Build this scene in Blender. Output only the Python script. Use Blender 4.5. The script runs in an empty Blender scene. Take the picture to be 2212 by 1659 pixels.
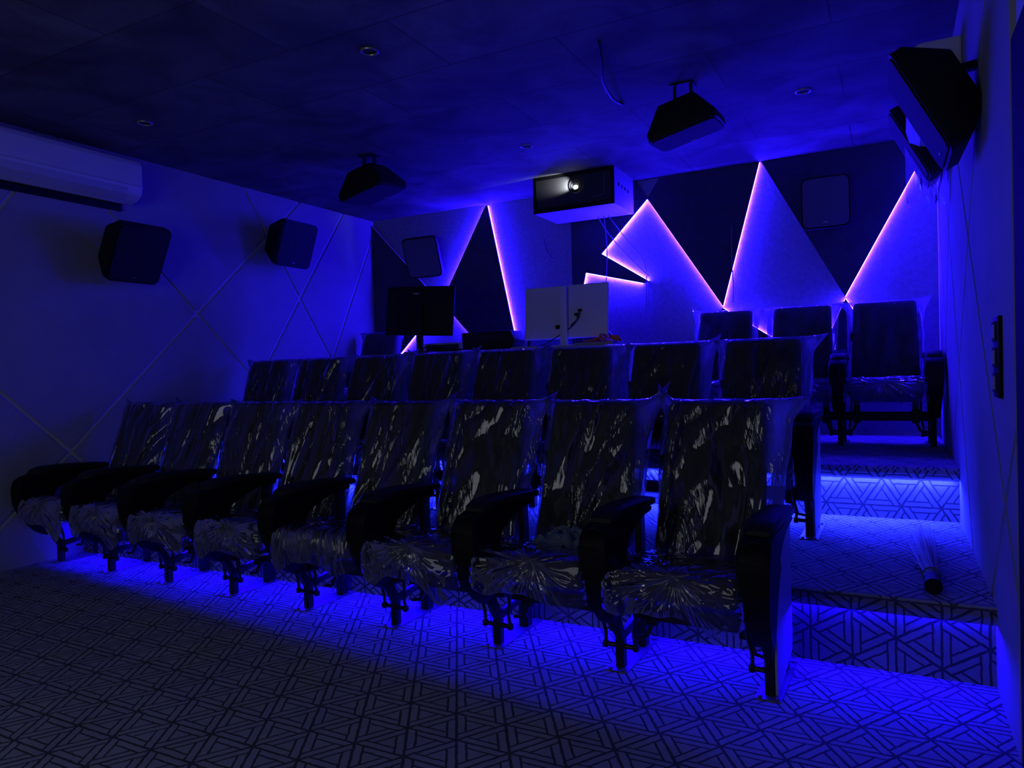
import bpy, bmesh, math, random
from mathutils import Vector, Matrix, noise

sc = bpy.context.scene
COL = sc.collection

# ------------------------------------------------------------------ camera
W_PX, F_PX = 2212.0, 1559.524
cam_d = bpy.data.cameras.new('camera')
cam_d.sensor_fit = 'HORIZONTAL'
cam_d.sensor_width = 36.0
cam_d.lens = 36.0 * F_PX / W_PX
cam_d.clip_start = 0.02
cam = bpy.data.objects.new('camera', cam_d)
COL.objects.link(cam)
ax = Vector((2966.0, 57.5, F_PX)).normalized()
ay = Vector((819.0, 51.5, -F_PX)).normalized()
az = ax.cross(ay).normalized()
ay = az.cross(ax).normalized()
cam.matrix_world = Matrix((
    (ax[0], ax[1], ax[2], 0.0),
    (ay[0], ay[1], ay[2], 0.0),
    (az[0], az[1], az[2], 1.2),
    (0, 0, 0, 1)))
sc.camera = cam

# ------------------------------------------------------------------ world, exposure, screen light
wd = bpy.data.worlds.new('world')
sc.world = wd
wd.use_nodes = True
wd.node_tree.nodes['Background'].inputs[0].default_value = (0, 0, 0, 1)
wd.node_tree.nodes['Background'].inputs[1].default_value = 0.0
sc.view_settings.view_transform = 'Standard'
sc.view_settings.look = 'None'
sc.view_settings.gamma = 1.0
sc.view_settings.use_curve_mapping = False
sc.view_settings.exposure = 0.0
sc.cycles.transparent_max_bounces = 32
sc.cycles.max_bounces = 10
sc.cycles.diffuse_bounces = 5
sc.cycles.sample_clamp_indirect = 6.0

scr = bpy.data.lights.new('screen_light', 'AREA')       # the dim picture on the cinema screen behind the camera
scr.shape = 'RECTANGLE'
scr.size = 2.8
scr.size_y = 1.6
scr.energy = 10.5
scr.color = (0.82, 0.9, 1.0)
scr_o = bpy.data.objects.new('screen_light', scr)
COL.objects.link(scr_o)
scr_o.location = (-2.1, -1.55, 1.45)
scr_o.rotation_euler = (math.radians(90), 0, 0)

LED = (0.0065, 0.0, 1.0)
LED_PINK = (0.0145, 0.0035, 1.0)
LED_CYAN = (0.012, 0.019, 1.0)
E_WALL, E_RISER1, E_RISER2 = 1030.0, 290.0, 800.0

# ------------------------------------------------------------------ room numbers
XL, XR, YB, YF, ZC = -5.12, 0.32, 6.5, -1.7, 2.92
Z1, Z2 = 0.30, 0.60
YR1, YR2 = 3.11, 4.62

# ------------------------------------------------------------------ materials
def mat(name, color, rough=0.6, metal=0.0, spec=0.5):
    m = bpy.data.materials.new(name)
    m.use_nodes = True
    b = m.node_tree.nodes['Principled BSDF']
    b.inputs['Base Color'].default_value = (*color, 1)
    b.inputs['Roughness'].default_value = rough
    b.inputs['Metallic'].default_value = metal
    b.inputs['Specular IOR Level'].default_value = spec
    return m

class NT:
    def __init__(self, m):
        self.t = m.node_tree
    def node(self, kind, **kw):
        n = self.t.nodes.new(kind)
        for k, v in kw.items():
            setattr(n, k, v)
        return n
    def link(self, a, b):
        self.t.links.new(a, b)
    def math(self, op, a, b=None, c=None):
        n = self.t.nodes.new('ShaderNodeMath')
        n.operation = op
        for i, v in enumerate((a, b, c)):
            if v is None:
                continue
            if isinstance(v, (int, float)):
                n.inputs[i].default_value = v
            else:
                self.t.links.new(v, n.inputs[i])
        return n.outputs[0]

def noisy(m, c0, c1, scale, bump=0.0, bscale=None, detail=4, stretch=(1, 1, 1)):
    """Mottled colour between c0 and c1 plus an optional fine bump, in object space."""
    n = NT(m)
    b = m.node_tree.nodes['Principled BSDF']
    tc = n.node('ShaderNodeTexCoord')
    mp = n.node('ShaderNodeMapping')
    mp.inputs['Scale'].default_value = stretch
    n.link(tc.outputs['Object'], mp.inputs['Vector'])
    t = n.node('ShaderNodeTexNoise')
    t.inputs['Scale'].default_value = scale
    t.inputs['Detail'].default_value = detail
    n.link(mp.outputs[0], t.inputs['Vector'])
    r = n.node('ShaderNodeValToRGB')
    r.color_ramp.elements[0].position = 0.33
    r.color_ramp.elements[1].position = 0.67
    r.color_ramp.elements[0].color = (*c0, 1)
    r.color_ramp.elements[1].color = (*c1, 1)
    n.link(t.outputs[0], r.inputs[0])
    n.link(r.outputs[0], b.inputs['Base Color'])
    if bump:
        t2 = n.node('ShaderNodeTexNoise')
        t2.inputs['Scale'].default_value = bscale or scale * 6
        t2.inputs['Detail'].default_value = 3
        n.link(tc.outputs['Object'], t2.inputs['Vector'])
        bp = n.node('ShaderNodeBump')
        bp.inputs['Strength'].default_value = bump
        bp.inputs['Distance'].default_value = 0.01
        n.link(t2.outputs[0], bp.inputs['Height'])
        n.link(bp.outputs[0], b.inputs['Normal'])
    return m

def carpet(name, vertical=False, rotated=True, dark=1.0):
    m = mat(name, (0.3, 0.3, 0.33), 0.95, 0, 0.1)
    n = NT(m)
    b = m.node_tree.nodes['Principled BSDF']
    g = n.node('ShaderNodeNewGeometry')
    wob = n.node('ShaderNodeTexNoise')
    wob.inputs['Scale'].default_value = 40
    n.link(g.outputs['Position'], wob.inputs['Vector'])
    add = n.node('ShaderNodeVectorMath', operation='MULTIPLY_ADD')
    n.link(wob.outputs['Color'], add.inputs[0])
    add.inputs[1].default_value = (0.008, 0.008, 0.008)
    n.link(g.outputs['Position'], add.inputs[2])
    s = n.node('ShaderNodeSeparateXYZ')
    n.link(add.outputs[0], s.inputs[0])
    if vertical and not rotated:
        u = n.math('DIVIDE', n.math('ADD', s.outputs[0], 0.35), 0.1955)
        v = n.math('DIVIDE', n.math('ADD', s.outputs[2], -0.375), 0.1565)
    elif vertical:
        u = n.math('DIVIDE', n.math('ADD', s.outputs[2], -0.137), 0.19)
        v = n.math('DIVIDE', n.math('ADD', s.outputs[0], 0.302), 0.152)
    else:
        u = n.math('DIVIDE', n.math('ADD', s.outputs[0], 0.297), 0.1955)
        v = n.math('DIVIDE', n.math('ADD', s.outputs[1], -2.913), 0.1565)
    fb = n.math('FRACT', v)
    fa = n.math('FRACT', n.math('SUBTRACT', u, n.math('MULTIPLY', v, 0.5)))
    sm = n.math('ADD', fa, fb)
    up = n.math('LESS_THAN', sm, 1.0)
    def pick(a, d):
        mx = n.node('ShaderNodeMix')
        n.link(up, mx.inputs['Factor'])
        n.link(d, mx.inputs['A'])
        n.link(a, mx.inputs['B'])
        return mx.outputs[0]
    l0 = n.math('ABSOLUTE', n.math('SUBTRACT', sm, 1.0))
    l1 = pick(fa, n.math('SUBTRACT', 1.0, fa))
    l2 = pick(fb, n.math('SUBTRACT', 1.0, fb))
    L = (l0, l1, l2)
    line = n.math('LESS_THAN', n.math('MINIMUM', l0, n.math('MINIMUM', l1, l2)), 0.03)
    O = 0.19
    for i in range(3):
        a = n.math('LESS_THAN', n.math('ABSOLUTE', n.math('SUBTRACT', L[i], O)), 0.024)
        c = n.math('GREATER_THAN', L[(i + 1) % 3], O - 0.02)
        line = n.math('MAXIMUM', line, n.math('MULTIPLY', a, c))
    pile = n.node('ShaderNodeTexNoise')
    pile.inputs['Scale'].default_value = 350
    pile.inputs['Detail'].default_value = 2
    n.link(g.outputs['Position'], pile.inputs['Vector'])
    big = n.node('ShaderNodeTexNoise')
    big.inputs['Scale'].default_value = 5
    n.link(g.outputs['Position'], big.inputs['Vector'])
    val = n.math('MULTIPLY', n.math('MULTIPLY_ADD', pile.outputs[0], 0.5, 0.75), n.math('MULTIPLY_ADD', big.outputs[0], 0.4, 0.8))
    light = n.node('ShaderNodeMix', data_type='RGBA')
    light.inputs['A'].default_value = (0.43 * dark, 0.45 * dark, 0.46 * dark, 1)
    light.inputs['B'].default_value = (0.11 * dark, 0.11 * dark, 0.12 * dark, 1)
    n.link(line, light.inputs['Factor'])
    mul = n.node('ShaderNodeMix', data_type='RGBA', blend_type='MULTIPLY')
    mul.inputs['Factor'].default_value = 1.0
    n.link(light.outputs['Result'], mul.inputs['A'])
    n.link(val, mul.inputs['B'])
    n.link(mul.outputs['Result'], b.inputs['Base Color'])
    bp = n.node('ShaderNodeBump')
    bp.inputs['Strength'].default_value = 0.5
    bp.inputs['Distance'].default_value = 0.004
    n.link(n.math('SUBTRACT', pile.outputs[0], n.math('MULTIPLY', line, 0.8)), bp.inputs['Height'])
    n.link(bp.outputs[0], b.inputs['Normal'])
    return m

def ceiling_mat():
    m = mat('ceiling_tiles', (0.2, 0.2, 0.2), 0.85)
    n = NT(m)
    b = m.node_tree.nodes['Principled BSDF']
    g = n.node('ShaderNodeNewGeometry')
    mp = n.node('ShaderNodeMapping')
    mp.inputs['Location'].default_value = (0.875, -4.64, 0)
    n.link(g.outputs['Position'], mp.inputs['Vector'])
    br = n.node('ShaderNodeTexBrick')
    br.inputs['Scale'].default_value = 1.0
    br.inputs['Mortar Size'].default_value = 0.006
    br.inputs['Brick Width'].default_value = 1.27
    br.inputs['Row Height'].default_value = 0.59
    br.inputs['Color1'].default_value = (0.13, 0.13, 0.14, 1)
    br.inputs['Color2'].default_value = (0.18, 0.18, 0.19, 1)
    br.inputs['Mortar'].default_value = (0.09, 0.09, 0.09, 1)
    n.link(mp.outputs[0], br.inputs['Vector'])
    t = n.node('ShaderNodeTexNoise')
    t.inputs['Scale'].default_value = 2.2
    t.inputs['Detail'].default_value = 6
    t.inputs['Distortion'].default_value = 0.8
    n.link(g.outputs['Position'], t.inputs['Vector'])
    r = n.node('ShaderNodeValToRGB')
    r.color_ramp.elements[0].position = 0.35
    r.color_ramp.elements[0].color = (0.55, 0.55, 0.55, 1)
    r.color_ramp.elements[1].position = 0.68
    r.color_ramp.elements[1].color = (1.25, 1.25, 1.25, 1)
    n.link(t.outputs[0], r.inputs[0])
    f = n.node('ShaderNodeTexNoise')
    f.inputs['Scale'].default_value = 160
    n.link(g.outputs['Position'], f.inputs['Vector'])
    r2 = n.node('ShaderNodeValToRGB')
    r2.color_ramp.elements[0].position = 0.3
    r2.color_ramp.elements[0].color = (0.7, 0.7, 0.7, 1)
    r2.color_ramp.elements[1].position = 0.7
    r2.color_ramp.elements[1].color = (1.15, 1.15, 1.15, 1)
    n.link(f.outputs[0], r2.inputs[0])
    mu = n.node('ShaderNodeMix', data_type='RGBA', blend_type='MULTIPLY')
    mu.inputs['Factor'].default_value = 1
    n.link(br.outputs[0], mu.inputs['A'])
    n.link(r.outputs[0], mu.inputs['B'])
    mu2 = n.node('ShaderNodeMix', data_type='RGBA', blend_type='MULTIPLY')
    mu2.inputs['Factor'].default_value = 1
    n.link(mu.outputs['Result'], mu2.inputs['A'])
    n.link(r2.outputs[0], mu2.inputs['B'])
    n.link(mu2.outputs['Result'], b.inputs['Base Color'])
    return m

def film(name, radial=False, haze=0.16, gloss=1.0):
    """Thin clear plastic bag: see-through, hazy, with creased highlights."""
    m = bpy.data.materials.new(name)
    m.use_nodes = True
    t = m.node_tree
    t.nodes.clear()
    n = NT(m)
    out = n.node('ShaderNodeOutputMaterial')
    tr = n.node('ShaderNodeBsdfTransparent')
    df = n.node('ShaderNodeBsdfDiffuse')
    df.inputs['Color'].default_value = (0.8, 0.8, 0.82, 1)
    tl = n.node('ShaderNodeBsdfTranslucent')
    tl.inputs['Color'].default_value = (0.8, 0.8, 0.82, 1)
    gl = n.node('ShaderNodeBsdfGlossy')
    gl.inputs['Roughness'].default_value = 0.07
    tc = n.node('ShaderNodeTexCoord')
    oi = n.node('ShaderNodeObjectInfo')
    ofs = n.math('MULTIPLY', oi.outputs['Random'], 37.0)
    uv = n.node('ShaderNodeVectorMath', operation='ADD')
    n.link(tc.outputs['UV'], uv.inputs[0])
    cb = n.node('ShaderNodeCombineXYZ')
    n.link(ofs, cb.inputs[2])
    n.link(cb.outputs[0], uv.inputs[1])
    heights = []
    def ridge(vec, scale, stretch, rot, amp, dist=0.6, detail=3):
        mp = n.node('ShaderNodeMapping', vector_type='TEXTURE')
        mp.inputs['Rotation'].default_value = (0, 0, rot)
        mp.inputs['Scale'].default_value = stretch
        n.link(vec, mp.inputs['Vector'])
        tx = n.node('ShaderNodeTexNoise')
        tx.inputs['Scale'].default_value = scale
        tx.inputs['Detail'].default_value = detail
        tx.inputs['Distortion'].default_value = dist
        n.link(mp.outputs[0], tx.inputs['Vector'])
        h = n.math('ABSOLUTE', n.math('SUBTRACT', tx.outputs[0], 0.5))
        heights.append(n.math('MULTIPLY', h, amp))
    if radial:
        s = n.node('ShaderNodeSeparateXYZ')
        n.link(tc.outputs['UV'], s.inputs[0])
        ang = n.math('ARCTAN2', s.outputs[1], s.outputs[0])
        rad = n.math('SQRT', n.math('ADD', n.math('MULTIPLY', s.outputs[0], s.outputs[0]), n.math('MULTIPLY', s.outputs[1], s.outputs[1])))
        c3 = n.node('ShaderNodeCombineXYZ')
        n.link(n.math('MULTIPLY', n.math('SINE', ang), 1.0), c3.inputs[0])
        n.link(n.math('MULTIPLY', n.math('COSINE', ang), 1.0), c3.inputs[1])
        n.link(n.math('ADD', n.math('MULTIPLY', rad, 1.3), ofs), c3.inputs[2])
        tx = n.node('ShaderNodeTexNoise')
        tx.inputs['Scale'].default_value = 3.0
        tx.inputs['Detail'].default_value = 2
        tx.inputs['Distortion'].default_value = 0.2
        n.link(c3.outputs[0], tx.inputs['Vector'])
        fade = n.math('MULTIPLY', n.math('MINIMUM', rad, 0.12), 0.55)
        heights.append(n.math('MULTIPLY', n.math('ABSOLUTE', n.math('SUBTRACT', tx.outputs[0], 0.5)), fade))
        ridge(uv.outputs[0], 11, (0.5, 1.6, 1), 0.5, 0.012)
    else:
        ridge(uv.outputs[0], 2.3, (0.5, 1.7, 1), -0.18, 0.13, 1.2, 1)
        ridge(uv.outputs[0], 5.0, (0.5, 2.8, 1), -0.06, 0.05, 0.9, 2)
        ridge(uv.outputs[0], 9.0, (0.4, 2.8, 1), 0.34, 0.022, 0.6, 2)
        ridge(uv.outputs[0], 26.0, (0.4, 2.2, 1), 0.15, 0.0055, 1.0, 2)
    cm = n.node('ShaderNodeTexNoise')
    cm.inputs['Scale'].default_value = 4.2
    cm.inputs['Detail'].default_value = 1
    cmp_ = n.node('ShaderNodeMapping', vector_type='TEXTURE')
    cmp_.inputs['Scale'].default_value = (.7, 1.4, 1)
    n.link(uv.outputs[0], cmp_.inputs['Vector'])
    n.link(cmp_.outputs[0], cm.inputs['Vector'])
    mr = n.node('ShaderNodeMapRange', interpolation_type='SMOOTHSTEP')
    mr.inputs['From Min'].default_value = .44
    mr.inputs['From Max'].default_value = .60
    mr.inputs['To Min'].default_value = .12
    n.link(cm.outputs[0], mr.inputs['Value'])
    heights[1:] = [n.math('MULTIPLY', k, mr.outputs[0]) for k in heights[1:]]
    h = heights[0]
    for k in heights[1:]:
        h = n.math('ADD', h, k)
    bp = n.node('ShaderNodeBump')
    bp.inputs['Strength'].default_value = 1.0
    bp.inputs['Distance'].default_value = 1.0
    n.link(h, bp.inputs['Height'])
    n.link(bp.outputs[0], gl.inputs['Normal'])
    fr = n.node('ShaderNodeFresnel')
    fr.inputs['IOR'].default_value = 1.5
    n.link(bp.outputs[0], fr.inputs['Normal'])
    a = n.node('ShaderNodeMixShader')
    a.inputs[0].default_value = 0.95
    n.link(df.outputs[0], a.inputs[1])
    n.link(tl.outputs[0], a.inputs[2])
    bmx = n.node('ShaderNodeMixShader')
    at = n.node('ShaderNodeAttribute', attribute_name='bunch')
    n.link(n.math('MINIMUM', n.math('MULTIPLY_ADD', at.outputs['Fac'], .6, haze), .85), bmx.inputs[0])
    n.link(tr.outputs[0], bmx.inputs[1])
    n.link(a.outputs[0], bmx.inputs[2])
    c = n.node('ShaderNodeMixShader')
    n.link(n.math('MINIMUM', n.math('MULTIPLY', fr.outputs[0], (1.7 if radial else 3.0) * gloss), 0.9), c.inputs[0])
    n.link(bmx.outputs[0], c.inputs[1])
    n.link(gl.outputs[0], c.inputs[2])
    n.link(c.outputs[0], out.inputs[0])
    return m

def emit(name, color, strength):
    m = bpy.data.materials.new(name)
    m.use_nodes = True
    t = m.node_tree
    t.nodes.clear()
    o = t.nodes.new('ShaderNodeOutputMaterial')
    e = t.nodes.new('ShaderNodeEmission')
    e.inputs[0].default_value = (*color, 1)
    e.inputs[1].default_value = strength
    t.links.new(e.outputs[0], o.inputs[0])
    return m

M = {}
M['carpet'] = carpet('carpet_floor')
M['carpet_v'] = carpet('carpet_riser_shaded', True, True, .5)  # same carpet as the floor, shade on the front riser put into its colour
M['carpet_h'] = carpet('carpet_upper_riser_shaded', True, False, .75)  # same carpet, darkened less for shade on the upper riser
M['ceiling'] = ceiling_mat()
M['wall_light'] = noisy(mat('wall_pale_plaster', (.5, .5, .5), .8), (.24, .24, .25), (.31, .31, .32), 30, .5, 140)
M['wall_panel'] = noisy(mat('wall_fabric', (.3, .3, .33), .85), (.34, .34, .37), (.38, .38, .41), 4, .15, 300)
M['wall_groove'] = mat('wall_backing', (.6, .6, .68), .6)
M['dark_panel'] = noisy(mat('dark_acoustic_panel', (.05, .05, .06), .85), (.045, .045, .055), (.06, .06, .07), 8, .2, 260)
M['wall_black'] = mat('dark_front_wall', (.03, .03, .035), .9)
M['door_black'] = mat('matt_black_door', (.006, .006, .007), .8, 0, .2)
M['fabric'] = noisy(mat('black_upholstery', (.02, .02, .024), .75), (.040, .041, .047), (.055, .056, .062), 60, .2, 500)
M['plastic'] = mat('black_plastic', (.005, .005, .007), .6, 0, .22)
M['pad'] = noisy(mat('black_leatherette', (.012, .012, .015), .62), (.008, .008, .010), (.012, .012, .014), 80, .1, 300)
M['metal'] = mat('black_painted_steel', (.010, .010, .012), .45, 0.0, .35)
M['plate'] = mat('bare_steel_plate', (.22, .22, .25), .45, .6)
M['side'] = mat('grey_side_panel', (.42, .42, .45), .5)
M['film'] = film('clear_plastic_bag')
M['film_gather'] = film('gathered_plastic_cover', True, 0.14)
M['film_dimmed'] = film('clear_plastic_bag_dimmed', False, .16, .55)  # same bag, reflection weakened to imitate dimmer highlights
M['film_faint'] = film('clear_plastic_bag_shaded', False, .16, .25)  # same bag, highlights weakened further for the dim back row
M['film_loose'] = film('loose_plastic_film', False, 0.35)
M['white'] = mat('white_plastic', (.72, .72, .74), .4)
M['white_matte'] = mat('white_matte_plastic', (.55, .55, .58), .6)
M['offwhite'] = mat('pale_grey_plastic', (.4, .4, .42), .5)
M['spk'] = mat('black_speaker_cabinet', (.006, .006, .008), .6, 0, .3)
M['grille'] = noisy(mat('black_speaker_grille', (.02, .02, .024), .8), (.005, .005, .007), (.008, .008, .010), 400)
M['grille_lit'] = noisy(mat('black_speaker_grille_lit', (.12, .12, .13), .8), (.11, .11, .12), (.14, .14, .15), 400)  # black grille lightened to imitate light falling on the back-wall speakers
M['badge'] = mat('silver_badge', (.5, .5, .5), .3, .8)
M['glass_black'] = mat('black_gloss_glass', (.006, .006, .008), .25)
M['dusty'] = mat('dusty_black_face', (.05, .05, .052), .75, 0, .2)
M['lens'] = mat('lens_glass', (.01, .01, .012), .05)
M['orange'] = mat('orange_plastic', (.85, .22, .06), .45)
M['cloth'] = noisy(mat('blue_grey_cloth', (.13, .17, .26), .8), (.11, .15, .24), (.16, .2, .3), 30)
M['straw'] = mat('dry_coconut_sticks', (.5, .48, .42), .6)
M['cable'] = mat('black_cable', (.01, .01, .012), .5)
M['wire'] = mat('grey_wire', (.16, .16, .18), .5)
M['wood'] = mat('pale_desk_top', (.35, .33, .32), .5)
M['mesh'] = noisy(mat('blue_mesh_fabric', (.2, .25, .45), .7), (.15, .2, .4), (.3, .35, .55), 200)
M['chrome'] = mat('downlight_trim', (.4, .4, .42), .3, .5)
M['led_wall'] = emit('led_wall', LED_PINK, E_WALL)
M['led_hot'] = emit('led_wall_hot', (0.0145, 0.0048, 1.0), E_WALL * 1.9)
M['led_dim'] = emit('led_wall_dim', LED_PINK, E_WALL * .6)
M['led_r1'] = emit('led_riser_front', LED, E_RISER1)
M['led_r2'] = emit('led_riser_rear', LED_CYAN, E_RISER2)
M['lens_spot'] = emit('projector_lens_glow', (1, 1, .95), 12.0)

# ------------------------------------------------------------------ mesh helpers
class MB:
    def __init__(self):
        self.v, self.f, self.mi, self.uv = [], [], [], {}
    def add(self, verts, faces, mi=0):
        o = len(self.v)
        self.v += [tuple(p) for p in verts]
        for f in faces:
            self.f.append(tuple(i + o for i in f))
            self.mi.append(mi)
        return o
    def box(self, x0, x1, y0, y1, z0, z1, mi=0):
        v = [(x, y, z) for z in (z0, z1) for y in (y0, y1) for x in (x0, x1)]
        self.add(v, [(0, 2, 3, 1), (4, 5, 7, 6), (0, 1, 5, 4), (2, 6, 7, 3), (0, 4, 6, 2), (1, 3, 7, 5)], mi)
        return self
    def bar(self, a, b, w, h=None, mi=0):
        """square bar from a to b"""
        a, b = Vector(a), Vector(b)
        h = h or w
        d = (b - a).normalized()
        up = Vector((0, 0, 1)) if abs(d.z) < .9 else Vector((0, 1, 0))
        s = d.cross(up).normalized() * (w / 2)
        u = s.cross(d).normalized() * (h / 2)
        v = []
        for p in (a, b):
            v += [p - s - u, p + s - u, p + s + u, p - s + u]
        self.add(v, [(3, 2, 1, 0), (4, 5, 6, 7), (0, 1, 5, 4), (1, 2, 6, 5), (2, 3, 7, 6), (3, 0, 4, 7)], mi)
        return self
    def tube(self, pts, r, n=8, mi=0, closed=False):
        pts = [Vector(p) for p in pts]
        rr = r if isinstance(r, (list, tuple)) else [r] * len(pts)
        v, f = [], []
        prev = None
        N = len(pts)
        for i, p in enumerate(pts):
            if closed:
                d = pts[(i + 1) % N] - pts[i - 1]
            else:
                d = pts[min(i + 1, N - 1)] - pts[max(i - 1, 0)]
            d.normalize()
            if prev is None:
                up = Vector((0, 0, 1)) if abs(d.z) < .9 else Vector((1, 0, 0))
                s = d.cross(up).normalized()
            else:
                s = (prev - d * prev.dot(d)).normalized()
            prev = s
            u = d.cross(s)
            for k in range(n):
                a = 2 * math.pi * k / n
                v.append(p + (s * math.cos(a) + u * math.sin(a)) * rr[i])
        for i in range(N if closed else N - 1):
            j = (i + 1) % N
            for k in range(n):
                f.append((i * n + k, i * n + (k + 1) % n, j * n + (k + 1) % n, j * n + k))
        if not closed:
            f.append(tuple(range(n))[::-1])
            f.append(tuple(range((N - 1) * n, N * n)))
        self.add(v, f, mi)
        return self
    def prism(self, poly, depth0, depth1, axis, mi=0, mi_side=None):
        """poly: 2D points in the two remaining axes (in xyz order), extruded along axis."""
        def P(p, d):
            q = list(p)
            q.insert(axis, d)
            return tuple(q)
        n = len(poly)
        o = self.add([P(p, depth0) for p in poly] + [P(p, depth1) for p in poly], [], mi)
        self.f.append(tuple(o + i for i in range(n)))
        self.mi.append(mi)
        self.f.append(tuple(o + n + i for i in range(n))[::-1])
        self.mi.append(mi)
        for i in range(n):
            j = (i + 1) % n
            self.f.append((o + i, o + n + i, o + n + j, o + j))
            self.mi.append(mi if mi_side is None else mi_side)
        return self
    def rbox(self, c, size, r, seg=3, rot=None, mi=0):
        """rounded box"""
        bm = bmesh.new()
        bmesh.ops.create_cube(bm, size=1)
        for v in bm.verts:
            v.co = Vector((v.co.x * size[0], v.co.y * size[1], v.co.z * size[2]))
        bmesh.ops.bevel(bm, geom=bm.edges[:], offset=min(r, min(size) * .49), segments=seg, affect='EDGES', profile=.5)
        return self.take(bm, c, rot, mi)
    def take(self, bm, c=(0, 0, 0), rot=None, mi=0):
        bm.verts.index_update()
        vs = []
        for v in bm.verts:
            p = v.co.copy()
            if rot is not None:
                p = rot @ p
            vs.append(p + Vector(c))
        self.add(vs, [tuple(v.index for v in f.verts) for f in bm.faces], mi)
        bm.free()
        return self
    def disc(self, c, r, axis_vec, h, n=24, mi=0):
        a = Vector(c)
        d = Vector(axis_vec).normalized() * h
        return self.tube([a, a + d], r, n, mi)
    def xform(self, mtx):
        self.v = [tuple(mtx @ Vector(p)) for p in self.v]
        return self
    def mesh(self, name, mats, smooth=False, bevel=0.0, seg=2):
        me = bpy.data.meshes.new(name)
        me.from_pydata(self.v, [], self.f)
        for m in (mats if isinstance(mats, (list, tuple)) else [mats]):
            me.materials.append(M[m])
        for p, i in zip(me.polygons, self.mi):
            p.material_index = i
        bm = bmesh.new()
        bm.from_mesh(me)
        bmesh.ops.recalc_face_normals(bm, faces=bm.faces[:])
        if bevel:
            es = [e for e in bm.edges if len(e.link_faces) == 2 and e.calc_face_angle(0) > .5]
            bmesh.ops.bevel(bm, geom=es, offset=bevel, segments=seg, affect='EDGES', profile=.5, clamp_overlap=True)
        bm.to_mesh(me)
        bm.free()
        if smooth:
            for p in me.polygons:
                p.use_smooth = True
            try:
                me.set_sharp_from_angle(angle=math.radians(38))
            except Exception:
                pass
        me.update()
        return me
    def build(self, name, mats, parent=None, **kw):
        return link(name, self.mesh(name, mats, **kw), parent)

def link(name, data, parent=None):
    o = bpy.data.objects.new(name, data)
    COL.objects.link(o)
    if parent is not None:
        o.parent = parent
    return o

def tag(o, label, cat, group=None):
    o['label'] = label
    o['category'] = cat
    if group:
        o['group'] = group
    return o

def thing(name, label, cat, loc=(0, 0, 0), rot=(0, 0, 0), group=None):
    o = bpy.data.objects.new(name, None)
    o.empty_display_size = .1
    COL.objects.link(o)
    o.location = loc
    o.rotation_euler = rot
    return tag(o, label, cat, group)

def structure(o):
    o['kind'] = 'structure'
    return o

def smooth_path(pts, n=8):
    P = [Vector(p) for p in pts]
    out = []
    for i in range(len(P) - 1):
        p0, p1, p2, p3 = P[max(i - 1, 0)], P[i], P[i + 1], P[min(i + 2, len(P) - 1)]
        for k in range(n):
            t = k / n
            out.append(.5 * ((2 * p1) + (-p0 + p2) * t + (2 * p0 - 5 * p1 + 4 * p2 - p3) * t * t + (-p0 + 3 * p1 - 3 * p2 + p3) * t ** 3))
    out.append(P[-1])
    return out

# ------------------------------------------------------------------ room shell
structure(MB().box(XL, XR, YF, YR1 + .05, -.1, 0).build('floor', 'carpet'))

def platform(yr, zlow, z, yend, name, face):
    m = MB()
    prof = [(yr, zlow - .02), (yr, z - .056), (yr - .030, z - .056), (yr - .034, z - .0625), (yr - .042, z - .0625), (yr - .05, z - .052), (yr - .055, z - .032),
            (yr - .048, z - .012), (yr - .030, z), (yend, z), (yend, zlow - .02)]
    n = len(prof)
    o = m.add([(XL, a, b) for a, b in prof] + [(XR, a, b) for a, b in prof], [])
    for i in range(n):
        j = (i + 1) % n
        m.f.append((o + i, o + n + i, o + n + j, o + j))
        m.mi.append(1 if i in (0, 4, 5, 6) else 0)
    m.f.append(tuple(o + i for i in range(n)))
    m.mi.append(0)
    m.f.append(tuple(o + n + i for i in range(n))[::-1])
    m.mi.append(0)
    return structure(m.build(name, ['carpet', face]))

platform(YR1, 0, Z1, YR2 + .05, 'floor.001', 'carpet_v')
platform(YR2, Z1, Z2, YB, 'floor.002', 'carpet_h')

structure(MB().box(XL - .1, XR + .1, YF - .1, YB + .1, ZC, ZC + .1).build('ceiling', 'ceiling'))
structure(MB().box(XL - .1, XR + .1, YB, YB + .1, -.1, ZC).build('wall_back', 'wall_light'))
structure(MB().box(XL - .1, XR + .1, YF - .1, YF, -.1, ZC).build('wall_front', 'wall_black'))

def clip(poly, n, c):
    """keep the part of a convex polygon where n.p >= c"""
    out = []
    for i in range(len(poly)):
        a, b = poly[i - 1], poly[i]
        da = n[0] * a[0] + n[1] * a[1] - c
        db = n[0] * b[0] + n[1] * b[1] - c
        if (da >= 0) != (db >= 0):
            t = da / (da - db)
            out.append((a[0] + (b[0] - a[0]) * t, a[1] + (b[1] - a[1]) * t))
        if db >= 0:
            out.append(b)
    return out

def split(rect, lines, gap):
    polys = [rect]
    for (p, s) in lines:
        n = (-s, 1.0)
        L = math.hypot(*n)
        n = (n[0] / L, n[1] / L)
        c = n[0] * p[0] + n[1] * p[1]
        new = []
        for q in polys:
            for sgn in (1, -1):
                k = clip(q, (n[0] * sgn, n[1] * sgn), sgn * c + gap / 2)
                if len(k) >= 3:
                    new.append(k)
        polys = new
    return polys

LINES = [((3.03, .726), -1.0), ((4.125, 1.753), .945), ((4.125, 1.753), -.955), ((5.323, 1.97), -1.41),
         ((5.323, 1.97), 1.414), ((5.774, 1.405), 1.90), ((2.69, 2.43), 1.45)]

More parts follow.
